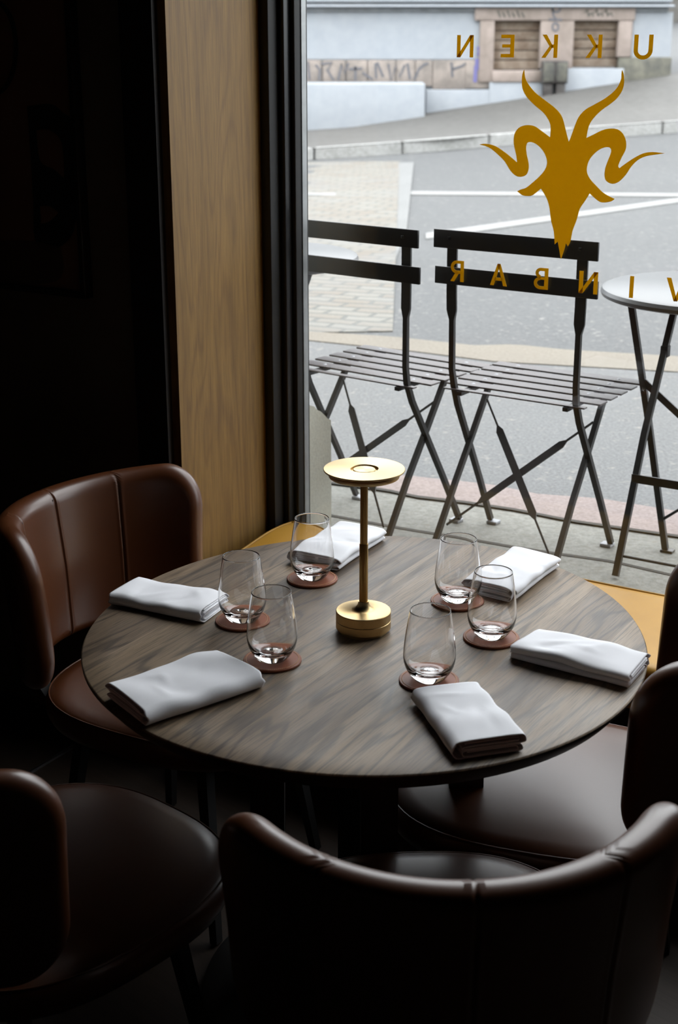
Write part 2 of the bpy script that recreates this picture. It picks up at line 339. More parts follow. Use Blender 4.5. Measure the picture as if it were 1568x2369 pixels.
# ------------------------------------------------------------ street
def drape(name, poly, dz, mat, nx=1, parent=None):
    """thin layer following the ground; poly in world xy, fan subdivided"""
    bm = bmesh.new(); n = len(poly)
    top = [bm.verts.new((p[0], p[1], gz(p[0], p[1]) + dz)) for p in poly]
    bot = [bm.verts.new((p[0], p[1], gz(p[0], p[1]) - .02)) for p in poly]
    bm.faces.new(top); bm.faces.new(bot[::-1])
    for i in range(n): bm.faces.new((top[i], top[(i + 1) % n], bot[(i + 1) % n], bot[i]))
    o = from_bm(name, bm, mat, parent); return o
def gpoly(pts): return [at_g(*p) for p in pts]
def band(name, up_, lo_, dz, mat, sub=4):
    """strip between two pixel-traced ground lines given left to right"""
    def dense(l):
        w = [at_g(*p) for p in l]; out = []
        for a, b in zip(w, w[1:]): out += [a.lerp(b, i / sub) for i in range(sub)]
        return out + [w[-1]]
    a, b = dense(up_), dense(lo_)
    def res(l, n):
        L = [0]
        for p, q in zip(l, l[1:]): L.append(L[-1] + (q - p).length)
        out = []
        for i in range(n):
            t = L[-1] * i / (n - 1); k = max(j for j in range(len(L)) if L[j] <= t + 1e-9); k = min(k, len(l) - 2)
            out.append(l[k].lerp(l[k + 1], (t - L[k]) / max(1e-9, L[k + 1] - L[k])))
        return out
    n = 40; a, b = res(a, n), res(b, n); vs, fs = [], []
    for p, q in zip(a, b):
        for r in (p, q): vs.append((r.x, r.y, gz(r.x, r.y) + dz))
        for r in (p, q): vs.append((r.x, r.y, gz(r.x, r.y) - .03))
    for i in range(n - 1):
        k = i * 4; m = k + 4
        fs += [(k, k + 1, m + 1, m), (k + 2, m + 2, m + 3, k + 3), (k, m, m + 2, k + 2), (k + 1, k + 3, m + 3, m + 1)]
    fs += [(0, 2, 3, 1), (n * 4 - 4, n * 4 - 3, n * 4 - 1, n * 4 - 2)]
    return mesh(name, vs, fs, mat)
# base road as a grid outside the facade line
vs, fs = [], []; NX, NY = 60, 60
for j in range(NY + 1):
    for i in range(NX + 1):
        t = j / NY; v = 3.07 + 60 * t ** 1.8; u = -26 + 52 * i / NX
        p = uv(u, v); vs.append((p.x, p.y, gz(p.x, p.y)))
for j in range(NY):
    for i in range(NX): a = j * (NX + 1) + i; fs.append((a, a + 1, a + NX + 2, a + NX + 1))
struct(mesh('road', vs, fs, M['asphalt'], smooth=True), 'grey asphalt road outside the window')
def ext(l, a=(-260, 0), b=(400, 0)):
    (x0, y0), (x1, y1) = l[0], l[1]; s = (y1 - y0) / (x1 - x0); (x2, y2), (x3, y3) = l[-2], l[-1]; s2 = (y3 - y2) / (x3 - x2)
    return [(x0 + a[0], y0 + a[0] * s)] + l + [(x3 + b[0], y3 + b[0] * s2)]
J1 = ext([(764, 1121), (895, 1139), (963, 1154), (1076, 1167), (1190, 1184), (1320, 1210), (1568, 1246)])
J0 = ext([(764, 1090), (850, 1096), (952, 1108), (1133, 1127), (1246, 1150), (1388, 1160), (1568, 1190)])
J2 = ext([(780, 1198), (889, 1218), (952, 1229), (1102, 1253), (1190, 1269), (1303, 1286), (1416, 1302), (1568, 1337)])
K0 = ext([(708, 770), (906, 782), (1100, 803), (1190, 800), (1300, 812), (1568, 828)])
K1 = ext([(708, 790), (963, 817), (1144, 840), (1568, 864)])
# pavement between kerb line and pink stones; then concrete to the facade
struct(band('sidewalk', K1, J0, .004, M['walk'], 6), 'grey asphalt pavement outside')
struct(band('kerb_line', K0, K1, .008, M['tan'], 6), 'row of tan kerbstones')
struct(band('kerbstones', J0, J1, .010, M['pink'], 6), 'row of pink granite stones')
J3 = [tuple((x, y + 5)) for x, y in J2]; J1b = [(x, y + 5) for x, y in J1]
base = [(x, y) for x, y in ((400, 1180), (640, 1230), (760, 1250), (1000, 1300), (1300, 1360), (1568, 1400), (1968, 1480))]
struct(band('concrete_apron', J1, base, .006, M['concrete'], 6), 'concrete apron slabs beside the facade')
struct(band('joint', J1, J1b, .0115, M['joint'], 6)); struct(band('joint', J2, J3, .0075, M['joint'], 6))
struct(band('cobbles', [(600, 378), (700, 376), (924, 374)], [(600, 768), (700, 772), (908, 768)], .006, M['cobble'], 6), 'patch of cobblestones at the road edge')
struct(drape('gutter_strip', gpoly([(923, 378), (957, 377), (940, 538), (900, 640), (880, 640), (890, 538)]), .009, M['strip']), 'pale stone gutter strip beside the cobbles')
def line(name, a, b, wpx, label):
    (x0, y0), (x1, y1) = a, b; w0, w1 = wpx
    n = 12; up_ = [(x0 + (x1 - x0) * i / n, y0 + (y1 - y0) * i / n) for i in range(n + 1)]
    return struct(band(name, up_, [(x, y + w0 + (w1 - w0) * i / n) for i, (x, y) in enumerate(up_)], .010, M['paint'], 2), label)
line('road_marking', (905, 444), (1700, 451), (8, 7), 'straight white road marking, the farther one')
line('road_marking', (708, 448), (785, 449), (6, 6), 'faded white road marking on the cobbles')
line('road_marking', (985, 542), (1700, 442), (13, 9), 'slanting white road marking behind the goat emblem')
# far kerb stones and pavement
FK = [(-300, 434), (708, 372), (905, 358), (1040, 349), (1190, 335), (1380, 321), (1568, 307), (1800, 290)]
wk = [at_g(*p) for p in FK]
fw = [(p.x, p.y, p.z + .13) for p in wk]; far = [(-12, 20), (-8, 21.1), (-4, 21.1), (0, 21.1), (2.2, 21.1), (4.2, 21.1), (5.4, 21.1), (7, 22)]
LN = 60; vs, fs = [], []
for i in range(8):
    for j in range(9):
        t = j / 8; x = wk[i].x + (far[i][0] - wk[i].x) * t if i not in (0, 7) else wk[i].x + (far[i][0] - wk[i].x) * t; y = wk[i].y + (far[i][1] - wk[i].y) * t
        vs.append((x, y, gz(x, y) + .13 * (1 - t) + .06 * t))
for i in range(7):
    for j in range(8): a = i * 9 + j; fs.append((a, a + 1, a + 10, a + 9))
struct(mesh('far_sidewalk', vs, fs, M['farwalk'], smooth=True), 'far pavement rising along the white building')
def on_path(P, d):
    for a, b in zip(P, P[1:]):
        L = (b - a).length
        if d <= L: return a.lerp(b, d / L), (b - a).normalized()
        d -= L
    return P[-1], (P[-1] - P[-2]).normalized()
tot = sum((b - a).length for a, b in zip(wk, wk[1:])); d = 0; k = 0
while d < tot - 1.0 and k < 14:
    p0, _ = on_path(wk, d + .006); p1, _ = on_path(wk, min(tot, d + .994)); t = (p1 - p0).normalized(); s = Vector((-t.y, t.x, 0)).normalized() * .13
    vs = []
    for p in (p0, p1):
        for w_ in (0, 1):
            for z_ in (-.05, .135): q = p + s * w_; vs.append((q.x, q.y, gz(p.x, p.y) + z_))
    st = mesh('far_kerbstone', vs, [(0, 1, 3, 2), (4, 6, 7, 5), (0, 4, 5, 1), (2, 3, 7, 6), (1, 5, 7, 3), (0, 2, 6, 4)], M['kerb'])
    b = bmesh.new(); b.from_mesh(st.data); bmesh.ops.bevel(b, geom=list(b.edges), offset=.012, segments=2, affect='EDGES'); b.to_mesh(st.data); b.free()
    st['kind'] = 'structure'; d += 1.0; k += 1

# ------------------------------------------------------------ building across the street
YB = 21.0
bd = empty('white_building', 'white plastered building with stone plinth across the street', 'building', (0, YB, .8))
def P2(px, py): return at_y(px, py, YB)
def face(name, x0, y0, x1, y1, mat, d0=0.0, d1=.4, par=None, bev=.0, back=.05):
    (a, b), (c, d_) = P2(x0, y0), P2(x1, y1)
    o = box(name, (a, YB - d0, d_), (c, YB + d1, b), mat, None, bev)
    if par: o.parent = par; o.matrix_parent_inverse = par.matrix_world.inverted() if False else Matrix.Translation(-par.location)
    return o
face('upper_wall', -600, -560, 1550, -6, M['plaster'], 0, 6, bd)
face('plaster_wall', -600, 28, 1110, 137, M['plaster'], 0, 6, bd)
face('plaster_wall', 1466, 28, 1550, 132, M['plaster'], 0, 6, bd)
face('cornice', -600, -6, 1552, 5, M['plaster'], .10, .3, bd, .01); face('cornice', -600, 5.5, 1548, 11, M['cornice'], .06, .3, bd, .01)
face('cornice', -600, 11.5, 1556, 17, M['plaster'], .13, .3, bd, .01); face('cornice', -600, 17.5, 1545, 28, M['cornice'], .04, .3, bd, .01)
# plinth: separate blocks
xs = [-600, -430, -290, -120, 60, 190, 300, 420, 560, 690, 745, 800, 850, 915, 960, 1000]
for i in range(len(xs) - 1): face('plinth_block', xs[i] + 1, 139, xs[i + 1] - 1, 200, M['stone'], .03, .3, bd, .015)
face('plinth_block', 1001, 139, 1075, 207, M['stone'], .03, .3, bd, .015); face('plinth_block', 1076, 139, 1131, 205, M['stone'], .03, .3, bd, .015)
face('plinth_backing', -600, 137, 1131, 340, M['plaster'], -.02, .5, bd)
face('plinth_block', 1430, 132, 1546, 230, M['mossy'], .05, .3, bd, .02)
# painted base
face('painted_base', 985, 207, 1136, 330, M['plaster'], .06, .3, bd, .01); face('painted_base', 1131, 190, 1256, 330, M['plaster'], .07, .3, bd, .01); face('painted_base', 1250, 158, 1431, 330, M['plaster'], .065, .3, bd, .01)
# boarded windows with stone surrounds
face('lintel', 1098, 17, 1467, 48, M['pinkstone'], .06, .3, bd, .015)
for (x0, x1, y0) in ((1110, 1139, 190), (1250, 1322, 158), (1430, 1457, 132)): face('jamb', x0, 48.5, x1, y0, M['pinkstone'], .06, .3, bd, .012)
face('sill', 1137, 163, 1252, 190, M['pinkstone'], .09, .3, bd, .015)
for (x0, x1, y1) in ((1139, 1250, 162), (1322, 1430, 156)):
    (a, b_), (c, d_) = P2(x0, 48), P2(x1, y1)
    fr = box('boarded_window', (a, YB + .10, d_), (c, YB + .16, b_), M['blackm'], None); fr.parent = bd; fr.matrix_parent_inverse = Matrix.Translation(-bd.location)
    nb = 5; h = (b_ - d_) / nb
    for i in range(nb):
        q = box('board', (a + .012, YB + .05 + .008 * (i % 2), d_ + i * h + .006), (c - .012, YB + .098, d_ + (i + 1) * h - .006), M['board'], None, .004)
        q.parent = fr
# spray paint on plinth and jamb
def scribble(name, strokes, mat, depth, w=.03):
    for st_ in strokes:
        vs, fs = [], []
        pts = [Vector((P2(x, y)[0], 0, P2(x, y)[1])) for x, y in st_]; n = len(pts); b0 = len(vs)
        for i, p in enumerate(pts):
            t = (pts[min(i + 1, n - 1)] - pts[max(0, i - 1)]).normalized(); s = Vector((-t.z, 0, t.x)) * w / 2
            for y in (YB - depth, YB - depth + .004): vs += [(p.x + s.x, y, p.z + s.z), (p.x - s.x, y, p.z - s.z)]
        for i in range(n - 1):
            k = b0 + i * 4; m = k + 4; fs += [(k, k + 1, m + 1, m), (k + 2, m + 2, m + 3, k + 3), (k, m, m + 2, k + 2), (k + 1, k + 3, m + 3, m + 1)]
        fs += [(b0, b0 + 2, b0 + 3, b0 + 1), (b0 + n * 4 - 4, b0 + n * 4 - 3, b0 + n * 4 - 1, b0 + n * 4 - 2)]
        o = mesh(name, vs, fs, mat); o.parent = bd; o.matrix_parent_inverse = Matrix.Translation(-bd.location)
S_ = [[(712, 142), (716, 184)], [(730, 150), (740, 160), (738, 186)], [(742, 148), (768, 145), (757, 162), (772, 186)], [(782, 186), (790, 148), (796, 170), (806, 146)], [(806, 160), (838, 158)], [(822, 152), (822, 186)], [(838, 168), (862, 184)],
      [(868, 146), (870, 182)], [(872, 144), (886, 178)], [(898, 148), (904, 186), (916, 152), (924, 178), (936, 150)], [(942, 146), (948, 184)], [(958, 184), (968, 160), (980, 150), (990, 146)], [(1044, 144), (1046, 178)], [(1046, 160), (1070, 152), (1076, 146)]]
scribble('graffiti', S_, M['graf'], .036, .032)
scribble('graffiti', [[(1285 + 9 * math.cos(a), 20 + 8 * math.sin(a)) for a in [i * PI / 8 for i in range(17)]], [(1277, 22), (1278, 36), (1284, 44)], [(1283 + 7 * math.cos(a), 62 + 9 * math.sin(a)) for a in [i * PI / 8 for i in range(17)]], [(1268, 45), (1298, 46)]], M['graf'], .066, .028)
scribble('graffiti', [[(1105, 108), (1110, 120), (1104, 128)], [(1098, 140), (1126, 138)], [(1098, 148), (1127, 150)], [(1104, 158), (1124, 156)], [(1100, 152), (1098, 190)]], M['purple'], .036, .05)
scribble('graffiti', [[(1350 + i * 11, 30 + 5 * (i % 2)), (1356 + i * 11, 22 + 8 * (i % 2)), (1360 + i * 11, 38)] for i in range(6)] + [[(1150 + i * 11, 24 + 5 * (i % 2)), (1156 + i * 11, 40)] for i in range(6)], M['dirt'], .066, .02)
# low white wall in front, left
(a, b_), (c, d_) = at_y(-600, 192, 20.4), at_y(978, 330, 20.4)
lw = box('low_wall', (a, 20.4, .2), (c + .02, 20.96, b_), M['plaster'], None, .03, seg=3); tag(lw, 'low white plastered wall standing in front of the building across the street', 'wall')
# rusty cabinet on the wall
cb0 = at_y(1256, 141, 20.75); cb1 = at_y(1310, 236, 20.75)
cab = empty('utility_cabinet', 'narrow rust stained cabinet between the two boarded windows', 'cabinet', ((cb0[0] + cb1[0]) / 2, 20.84, cb1[1]))
hw = (cb1[0] - cb0[0]) / 2; ht = cb0[1] - cb1[1]
box('body', (-hw, -.10, ht * .45), (hw, .08, ht), M['cabinet'], cab, .01)
for sx_ in (-1, 1):
    box('door', (sx_ * hw * .52 - hw * .40, -.115, ht * .50), (sx_ * hw * .52 + hw * .40, -.10, ht * .95), M['mossy'], cab, .004)
    box('leg', (sx_ * hw * .5 - hw * .36, -.08, -.1), (sx_ * hw * .5 + hw * .36, .06, ht * .45), M['cabinet'], cab, .01)
# grass tuft line / dirt along the building foot
pts_a = []; 
# building further up the hill
fb = empty('far_building', 'brown building glimpsed beyond the corner of the white building', 'building', (14, 48, 3))
q = box('wall', (-6, 0, -3), (8, 6, 9), M['far'], fb)
for i in range(5): box('window', (-5 + i * 2.3, -.06, 1.0), (-4 + i * 2.3, -.002, 2.6), M['blackm'], fb, .01)
# house behind the camera side of the street is our own facade; neighbours on the left of the road
# ------------------------------------------------------------ bistro chairs outside
def bistro_chair():
    r = empty('folding_bistro_chair')
    for (z0, z1, dy) in ((.814, .860, -.006), (.722, .766, .004)):
        box('back_slat', (-.2235, dy - .004, z0), (.2235, dy + .004, z1), M['slat'], r, .0015)
    for s in (-1, 1):
        # upright: wide flat bar above, thin tube below, bends into the front leg
        pts = [(.178 * s, .008, .852), (.178 * s, .010, .70), (.177 * s, .011, .655), (.176 * s, .013, .63), (.175 * s, .016, .50), (.173 * s, .026, .455), (.174 * s, .05, .40), (.180 * s, .20, .155), (.184 * s, .283, .012)]
        sc_ = [(1, .5), (1, .5), (1, .5), (.5, .9), (.5, 1), (.55, 1), (.55, 1), (.55, 1), (.55, 1)]
        up = sweep('back_leg', pts, rect(.028, .012), M['chair_m'], r, up=Vector((0, -1, .25)), scales=sc_, sharp=30)
        box('foot', (.184 * s - .006 - (.02 if s > 0 else .0), .268, 0), (.184 * s + .006 + (.02 if s < 0 else 0), .298, .009), M['galv'], up, .002)
        box('rivet', (.178 * s - .004, -.013, .836), (.178 * s + .004, -.0105, .844), M['slat'], up, .001)
        pb = [(.166 * s, .222, .432), (.168 * s, .13, .305), (.170 * s, .04, .185), (.174 * s, -.065, .03), (.175 * s, -.085, .004)]
        sweep('front_leg', pb, rect(.014, .014), M['chair_m'], r, up=Vector((0, -1, .25)), sharp=30)
        sweep('seat_rail', [(.150 * s, .012, .438), (.150 * s, .385, .438)], rect(.014, .010), M['chair_m'], r, sharp=30)
    for i in range(5):
        y0 = .068 + i * .0655; sl = box('seat_slat', (-.2205, y0, .4445), (.2205, y0 + .044, .4495), M['seat_slat'], r, .0012)
        for s in (-1, 1): lathe('rivet', [(0, .0018), (.004, .0012), (.0055, 0)], M['galv'], sl, 10, loc=(.150 * s, y0 + .022, .4495))
    box('rear_rail', (-.200, .016, .444), (.200, .034, .448), M['seat_slat'], r, .001)
    # flat X brace between the front legs
    A, B = Vector((-.156, .186, .385)), Vector((.156, -.045, .068)); A2, B2 = Vector((.156, .178, .372)), Vector((-.156, -.03, .09)); nrm = Vector((0, -.8, .58)).normalized()
    for (p, q_, off) in ((A, B, .004), (A2, B2, -.004)):
        pts = [p.lerp(q_, t) + nrm * off for t in (0, .18, .215, .45, .55, .745, .78, 1)]
        sweep('brace', pts, rect(.020, .004), M['chair_m'], r, up=nrm, scales=[(.25, 1), (.25, 1), (1, 1), (1, 1), (1, 1), (1, 1), (.25, 1), (.25, 1)], sharp=30)
    return r
def put_bistro(o, uc, vc, yaw, label):
    p = uv(uc, vc, GROUND + .006); o.location = p; o.rotation_euler = (0, 0, ROTU + yaw); return tag(o, label, 'chair', 'folding bistro chairs outside the window')
bc = bistro_chair(); bc2 = copy_tree(bc)
put_bistro(bc, -1.4625, 3.222, math.radians(-2), 'dark folding slatted bistro chair outside, behind the lower end of the goat emblem')
put_bistro(bc2, -1.927, 3.205, math.radians(-6), 'dark folding slatted bistro chair outside, partly hidden by the window frame')
def bistro_table():
    r = empty('bistro_table')
    lathe('tabletop', [(0, .698), (.285, .698), (.296, .694), (.300, .685), (.297, .676), (.288, .672), (.280, .674), (.0, .686)], M['topm'], r, 72)
    for dx in (0, .33):
        sweep('leg', [(-.166 + dx, -.185, .676), (-.105 + dx, -.165, .37), (-.041 + dx, -.137, .008)], rect(.016, .014), M['chair_m'], r, up=Vector((0, -1, .2)), sharp=30)
        lg = sweep('leg', [(-.085 + dx, -.06, .676), (-.083 + dx, -.25, .35), (-.082 + dx, -.40, .008)], rect(.016, .014), M['chair_m'], r, up=Vector((0, -1, .2)), sharp=30)
        box('clip', (-.094 + dx, -.142, .53), (-.074 + dx, -.118, .56), M['blackm'], lg, .002)
        box('foot', (-.052 + dx, -.150, 0), (-.018 + dx, -.122, .008), M['chair_m'], r, .002)
    sweep('crossbar', [(-.09, -.305, .245), (.24, -.305, .245)], rect(.005, .022), M['chair_m'], r, sharp=30)
    sweep('crossbar', [(-.075, -.372, .055), (.25, -.372, .055)], circ(.004, 8), M['chair_m'], r)
    sweep('crossbar', [(-.125, -.172, .47), (.05, -.172, .34)], rect(.005, .018), M['chair_m'], r, sharp=30)
    sweep('crossbar', [(-.055, -.145, .09), (.10, -.145, .22)], circ(.004, 8), M['chair_m'], r)
    return r
bt = bistro_table(); bt2 = copy_tree(bt)
for o, (u_, v_), yw, lb in ((bt, (-1.088, 3.677), 0, 'round metal bistro table outside, at the right edge of the window view'), (bt2, (-2.455, 3.56), -.12, 'round metal bistro table outside, just beside the black window frame')):
    o.location = uv(u_, v_, GROUND + .005); o.rotation_euler = (0, 0, ROTU + yw); tag(o, lb, 'table', 'round bistro tables outside')

# ------------------------------------------------------------ vinyl on the glass
VL = VG - .0025
GO = [(427,68),(432,120),(450,165),(500,230),(560,280),(640,340),(690,390),(715,440),(735,520),(757,605),(775,560),(800,490),(830,420),(880,365),(950,325),(1020,285),(1080,240),(1120,195),(1145,140),(1148,100),(1152,68),(1165,105),(1168,165),(1155,220),(1120,275),(1070,320),(1000,370),(940,430),(905,490),(888,575),(940,550),(1000,520),(1060,505),(1120,512),(1160,545),(1182,600),(1180,660),(1150,720),(1125,780),(1133,800),(1180,765),(1240,725),(1310,690),(1380,680),(1472,690),(1400,700),(1330,712),(1270,740),(1220,790),(1180,850),(1130,900),(1080,917),(1035,895),(1022,855),(1028,800),(1045,750),(1065,700),(1072,665),(1055,645),(1010,650),(960,680),(915,730),(895,780),(892,830),(915,880),(960,930),(1010,980),(1060,1010),(1098,1028),(1070,1048),(1010,1056),(970,1040),(912,988),(880,1040),(840,1100),(825,1150),(810,1200),(785,1265),(770,1340),(750,1382),(735,1358),(725,1400),(698,1478),(688,1420),(675,1345),(652,1368),(645,1270),(625,1190),(612,1090),(590,1020),(550,953),(490,1000),(450,1008),(410,1000),(373,972),(400,958),(440,945),(490,905),(540,860),(580,810),(595,760),(585,710),(560,665),(520,625),(480,607),(450,612),(440,645),(445,700),(458,760),(458,810),(440,850),(400,865),(360,855),(320,815),(280,750),(220,690),(160,645),(92,624),(140,618),(210,635),(280,680),(330,720),(373,757),(365,700),(348,620),(352,550),(385,500),(440,480),(500,487),(550,520),(618,570),(622,500),(610,450),(570,390),(500,330),(440,265),(412,205),(408,140),(415,90)]
GP = catmull([at_v(1080 + x / 3.213, 140 + y / 3.213, VL) for x, y in GO], 3, .35)
gg = empty('window_emblem'); 
em = prism('goat_emblem', GP, lambda a, b, t: uv(a, t, b), VL - .0006, VL, M['gold']); bpy.data.objects.remove(gg)
tag(em, 'gold goat skull emblem with curled horns on the window glass', 'emblem')
T = .17
def ring_letter(outer, holes):
    return outer, holes
LET = {  # unit box, x right y up, mirrored on placing; list of convex pieces
    'N': [[(0, 0), (T, 0), (T, 1), (0, 1)], [(.78 - T, 0), (.78, 0), (.78, 1), (.78 - T, 1)], [(T, 1), (.0, 1), (.78 - T, 0), (.78, 0)]],
    'E': [[(0, 0), (T, 0), (T, 1), (0, 1)], [(T, 0), (.57, 0), (.57, .155), (T, .155)], [(T, .845), (.57, .845), (.57, 1), (T, 1)], [(T, .43), (.52, .43), (.52, .575), (T, .575)]],
    'K': [[(0, 0), (T, 0), (T, 1), (0, 1)], [(T, .42), (T, .58), (.27, .57), (.27, .43)], [(.20, .5), (.50, 1), (.69, 1), (.36, .5)], [(.20, .5), (.36, .5), (.71, 0), (.52, 0)]],
    'I': [[(0, 0), (T, 0), (T, 1), (0, 1)]],
    'V': [[(0, 1), (T * 1.05, 1), (.47, .0), (.33, 0)], [(.8, 1), (.8 - T * 1.05, 1), (.33, 0), (.47, 0)]],
    'A': [[(0, 0), (T, 0), (.46, 1), (.32, 1)], [(.78, 0), (.78 - T, 0), (.32, 1), (.46, 1)], [(.2, .23), (.58, .23), (.54, .37), (.24, .37)]],
}
def arc_pieces(cx, cy, ro, ri, a0, a1, n=14, sx_=1, sy_=1):
    out = []
    for i in range(n):
        a, b = a0 + (a1 - a0) * i / n, a0 + (a1 - a0) * (i + 1) / n
        out.append([(cx + ri * math.cos(a), cy + ri * math.sin(a)), (cx + ro * math.cos(a), cy + ro * math.sin(a)), (cx + ro * math.cos(b), cy + ro * math.sin(b)), (cx + ri * math.cos(b), cy + ri * math.sin(b))])
    return out
LET['U'] = [[(0, .36), (T, .36), (T, 1), (0, 1)], [(.76 - T, .36), (.76, .36), (.76, 1), (.76 - T, 1)]] + arc_pieces(.38, .36, .38, .38 - T, PI, 2 * PI)
LET['B'] = [[(0, 0), (T, 0), (T, 1), (0, 1)], [(T, 0), (.36, 0), (.36, .145), (T, .145)], [(T, .855), (.34, .855), (.34, 1), (T, 1)], [(T, .45), (.36, .45), (.36, .57), (T, .57)]] + arc_pieces(.34, .755, .245, .10, -PI / 2, PI / 2) + arc_pieces(.36, .285, .285, .14, -PI / 2, PI / 2)
LET['R'] = [[(0, 0), (T, 0), (T, 1), (0, 1)], [(T, .855), (.34, .855), (.34, 1), (T, 1)], [(T, .38), (.36, .38), (.36, .525), (T, .525)], [(.24, .40), (.42, .40), (.66, 0), (.47, 0)]] + arc_pieces(.34, .69, .31, .165, -PI / 2, PI / 2)
def word(name, items, label):
    """items: letter, px right edge, px left edge, top y, bottom y"""
    r = empty(name, label, 'lettering', uv(*at_v(*items[0][1:3], VL)[:1], VL, 0) if False else (0, 0, 0))
    for (ch, xr, xl, yt, yb) in items:
        u1, zt = at_v(xr, yt, VL); u0, _ = at_v(xl, (yt + yb) / 2, VL); _, zb = at_v(xr, yb, VL)
        wmax = max(x for pc in LET[ch] for x, y in pc); h = zt - zb; w = (u1 - u0); bm = bmesh.new()
        for k_, pc in enumerate(LET[ch]):
            lay = .00012 * (k_ % 3)
            vv = [uv(u1 - x / wmax * w, VL - t, zb + y * h) for t in (0, .0006 + lay) for x, y in pc]; q = [bm.verts.new(v) for v in vv]
            bm.faces.new(q[:4]); bm.faces.new(q[4:][::-1])
            for i in range(4): bm.faces.new((q[i], q[(i + 1) % 4], q[4 + (i + 1) % 4], q[4 + i]))
        from_bm('letter', bm, M['gold'], r)
    return r
word('window_lettering', [('U', 1512, 1466, 80, 137), ('K', 1394, 1355, 80, 134.5), ('K', 1291, 1253, 80, 134), ('E', 1190.5, 1159, 80, 133), ('N', 1096, 1057, 81, 133)], 'gold capital lettering above the goat emblem, mirrored from inside')
word('window_lettering', [('V', 1590, 1540, 646, 700), ('I', 1467, 1456, 639, 690), ('N', 1384, 1339, 630, 682), ('B', 1269, 1235, 621, 671), ('A', 1174, 1134, 612, 663), ('R', 1073.5, 1042, 604, 653)], 'gold capital lettering below the goat emblem, mirrored from inside')

# ------------------------------------------------------------ painting on the dark wall
pa0 = at_v(205, -260, VW); pa1 = at_v(205, 668, VW)
pt = empty('abstract_painting', 'large dark abstract painting on the dark wall', 'painting', uv(pa1[0] - .6, VW - .001, pa1[1] - 0.02), ROTU)
w_, h_ = .6, pa0[1] - pa1[1]
box('canvas', (-w_, -.02, .01), (w_, -.002, h_), M['canvas'], pt)
for (a, b, c, d_) in ((-w_ - .015, w_ + .015, 0, .015), (-w_ - .015, w_ + .015, h_ - .0, h_ + .015), (-w_ - .015, -w_, .0, h_), (w_, w_ + .015, 0, h_)):
    box('frame', (a, -.03, c), (b, 0, d_), M['dark_oak'], pt, .002)
def shape(pxs, mat, dd):
    poly = catmull([((lambda q: (q[0] - (pa1[0] - .6), q[1] - pa1[1] + .02))(at_v(x, y, VW))) for x, y in pxs], 4, .2)
    prism('painted_shape', poly, lambda a, b, t: Vector((a, t, b)), -.0205 - dd, -.0200, M[mat], pt)
shape([(78, 245), (130, 240), (160, 260), (185, 300), (190, 500), (165, 560), (120, 575), (95, 550), (92, 470), (85, 350)], 'artdark', .001)
shape([(100, 300), (130, 300), (158, 330), (163, 410), (140, 390), (108, 370)], 'canvas', .0015); shape([(108, 475), (130, 475), (150, 490), (130, 510), (110, 515)], 'canvas', .0015)
shape([(-20, 565), (80, 555), (155, 570), (155, 640), (80, 655), (-20, 640)], 'artmid', .001)
ringp = [(0 + 57 * math.cos(a), 110 + 112 * math.sin(a)) for a in [i * PI / 9 - PI / 2 for i in range(10)]]
shape([(x, y) for x, y in ringp] + [(x * .82, 110 + (y - 110) * .9) for x, y in ringp[::-1]], 'artdark', .001)

# ------------------------------------------------------------ window bench
ZB = .52; ub0 = UP + .045
bn = empty('window_bench', 'mustard leather bench seat running along the window', 'bench', uv(ub0, 2.60, 0), ROTU)
LB = 2.0; DB = .408
bm = bmesh.new(); NU, NV = 160, 20; g = []
def bz(u, v):
    e = math.exp(-(u / .10) ** 2); return -.006 * math.exp(-((u - .0) / .05) ** 2) - .008 * e * math.sin(v / DB * 6.0) + .003 * math.sin(u * 9) * math.sin(v * 15)
prof_ = [(0, -.10), (0, -.02), (.004, -.008), (.014, -.001)] + [(DB * (i + 1) / 12, 0) for i in range(11)] + [(DB - .010, -.001), (DB - .003, -.006), (DB, -.012), (DB, -.10)]
vs, fs = [], []; us = [0, .002, .006, .014] + [.014 + (LB - .02) * (i / NU) ** 1.3 for i in range(1, NU + 1)]
ez = [-.014, -.007, -.002, 0] + [0] * NU
for i, u in enumerate(us):
    for (v, z) in prof_: vs.append((u, v, ZB + z + (ez[i] + bz(u, v) if z > -.05 else 0)))
k = len(prof_)
for i in range(len(us) - 1):
    for q in range(k - 1): fs.append((i * k + q, i * k + q + 1, (i + 1) * k + q + 1, (i + 1) * k + q))
fs.append(tuple(range(k))); fs.append(tuple(range((len(us) - 1) * k, len(us) * k))); fs += [(i * k, (i + 1) * k, (i + 2) * k - 1, (i + 1) * k - 1) for i in range(len(us) - 1)]
auto(mesh('cushion', vs, fs, M['mustard'], bn), 60)
sweep('piping', [(0.003, v, ZB - .004 + bz(0, v)) for v in [DB * i / 20 for i in range(21)]] + [(u, DB - .005, ZB - .002 + bz(u, DB)) for u in [.004 + (LB - .01) * (i / 60) ** 1.2 for i in range(61)]], circ(.0035, 8), M['mustard'], bn)
box('base', (.0, .03, .0), (LB, DB - .035, ZB - .10), M['blackm'], bn, .003)

# ------------------------------------------------------------ dining table
tb = empty('dining_table', 'round smoked oak dining table standing in front of the shop window', 'table', (.0485, 2.306, 0))
EDGE = [(189,1504),(223,1433),(350,1336),(478,1290),(687,1250),(879,1240),(1013,1246),(1172,1268),(1294,1314),(1339,1335),(1454,1423),(1503,1491),(1426,1655),(1215,1744.6),(1028,1785),(900,1796),(700,1786),(491,1750),(312,1676)]
import itertools
epts = [at(x, y, TABLE) - Vector((.0485, 2.306, TABLE)) for x, y in EDGE]
pol = [(math.atan2(p.y, p.x), math.hypot(p.x, p.y)) for p in epts]
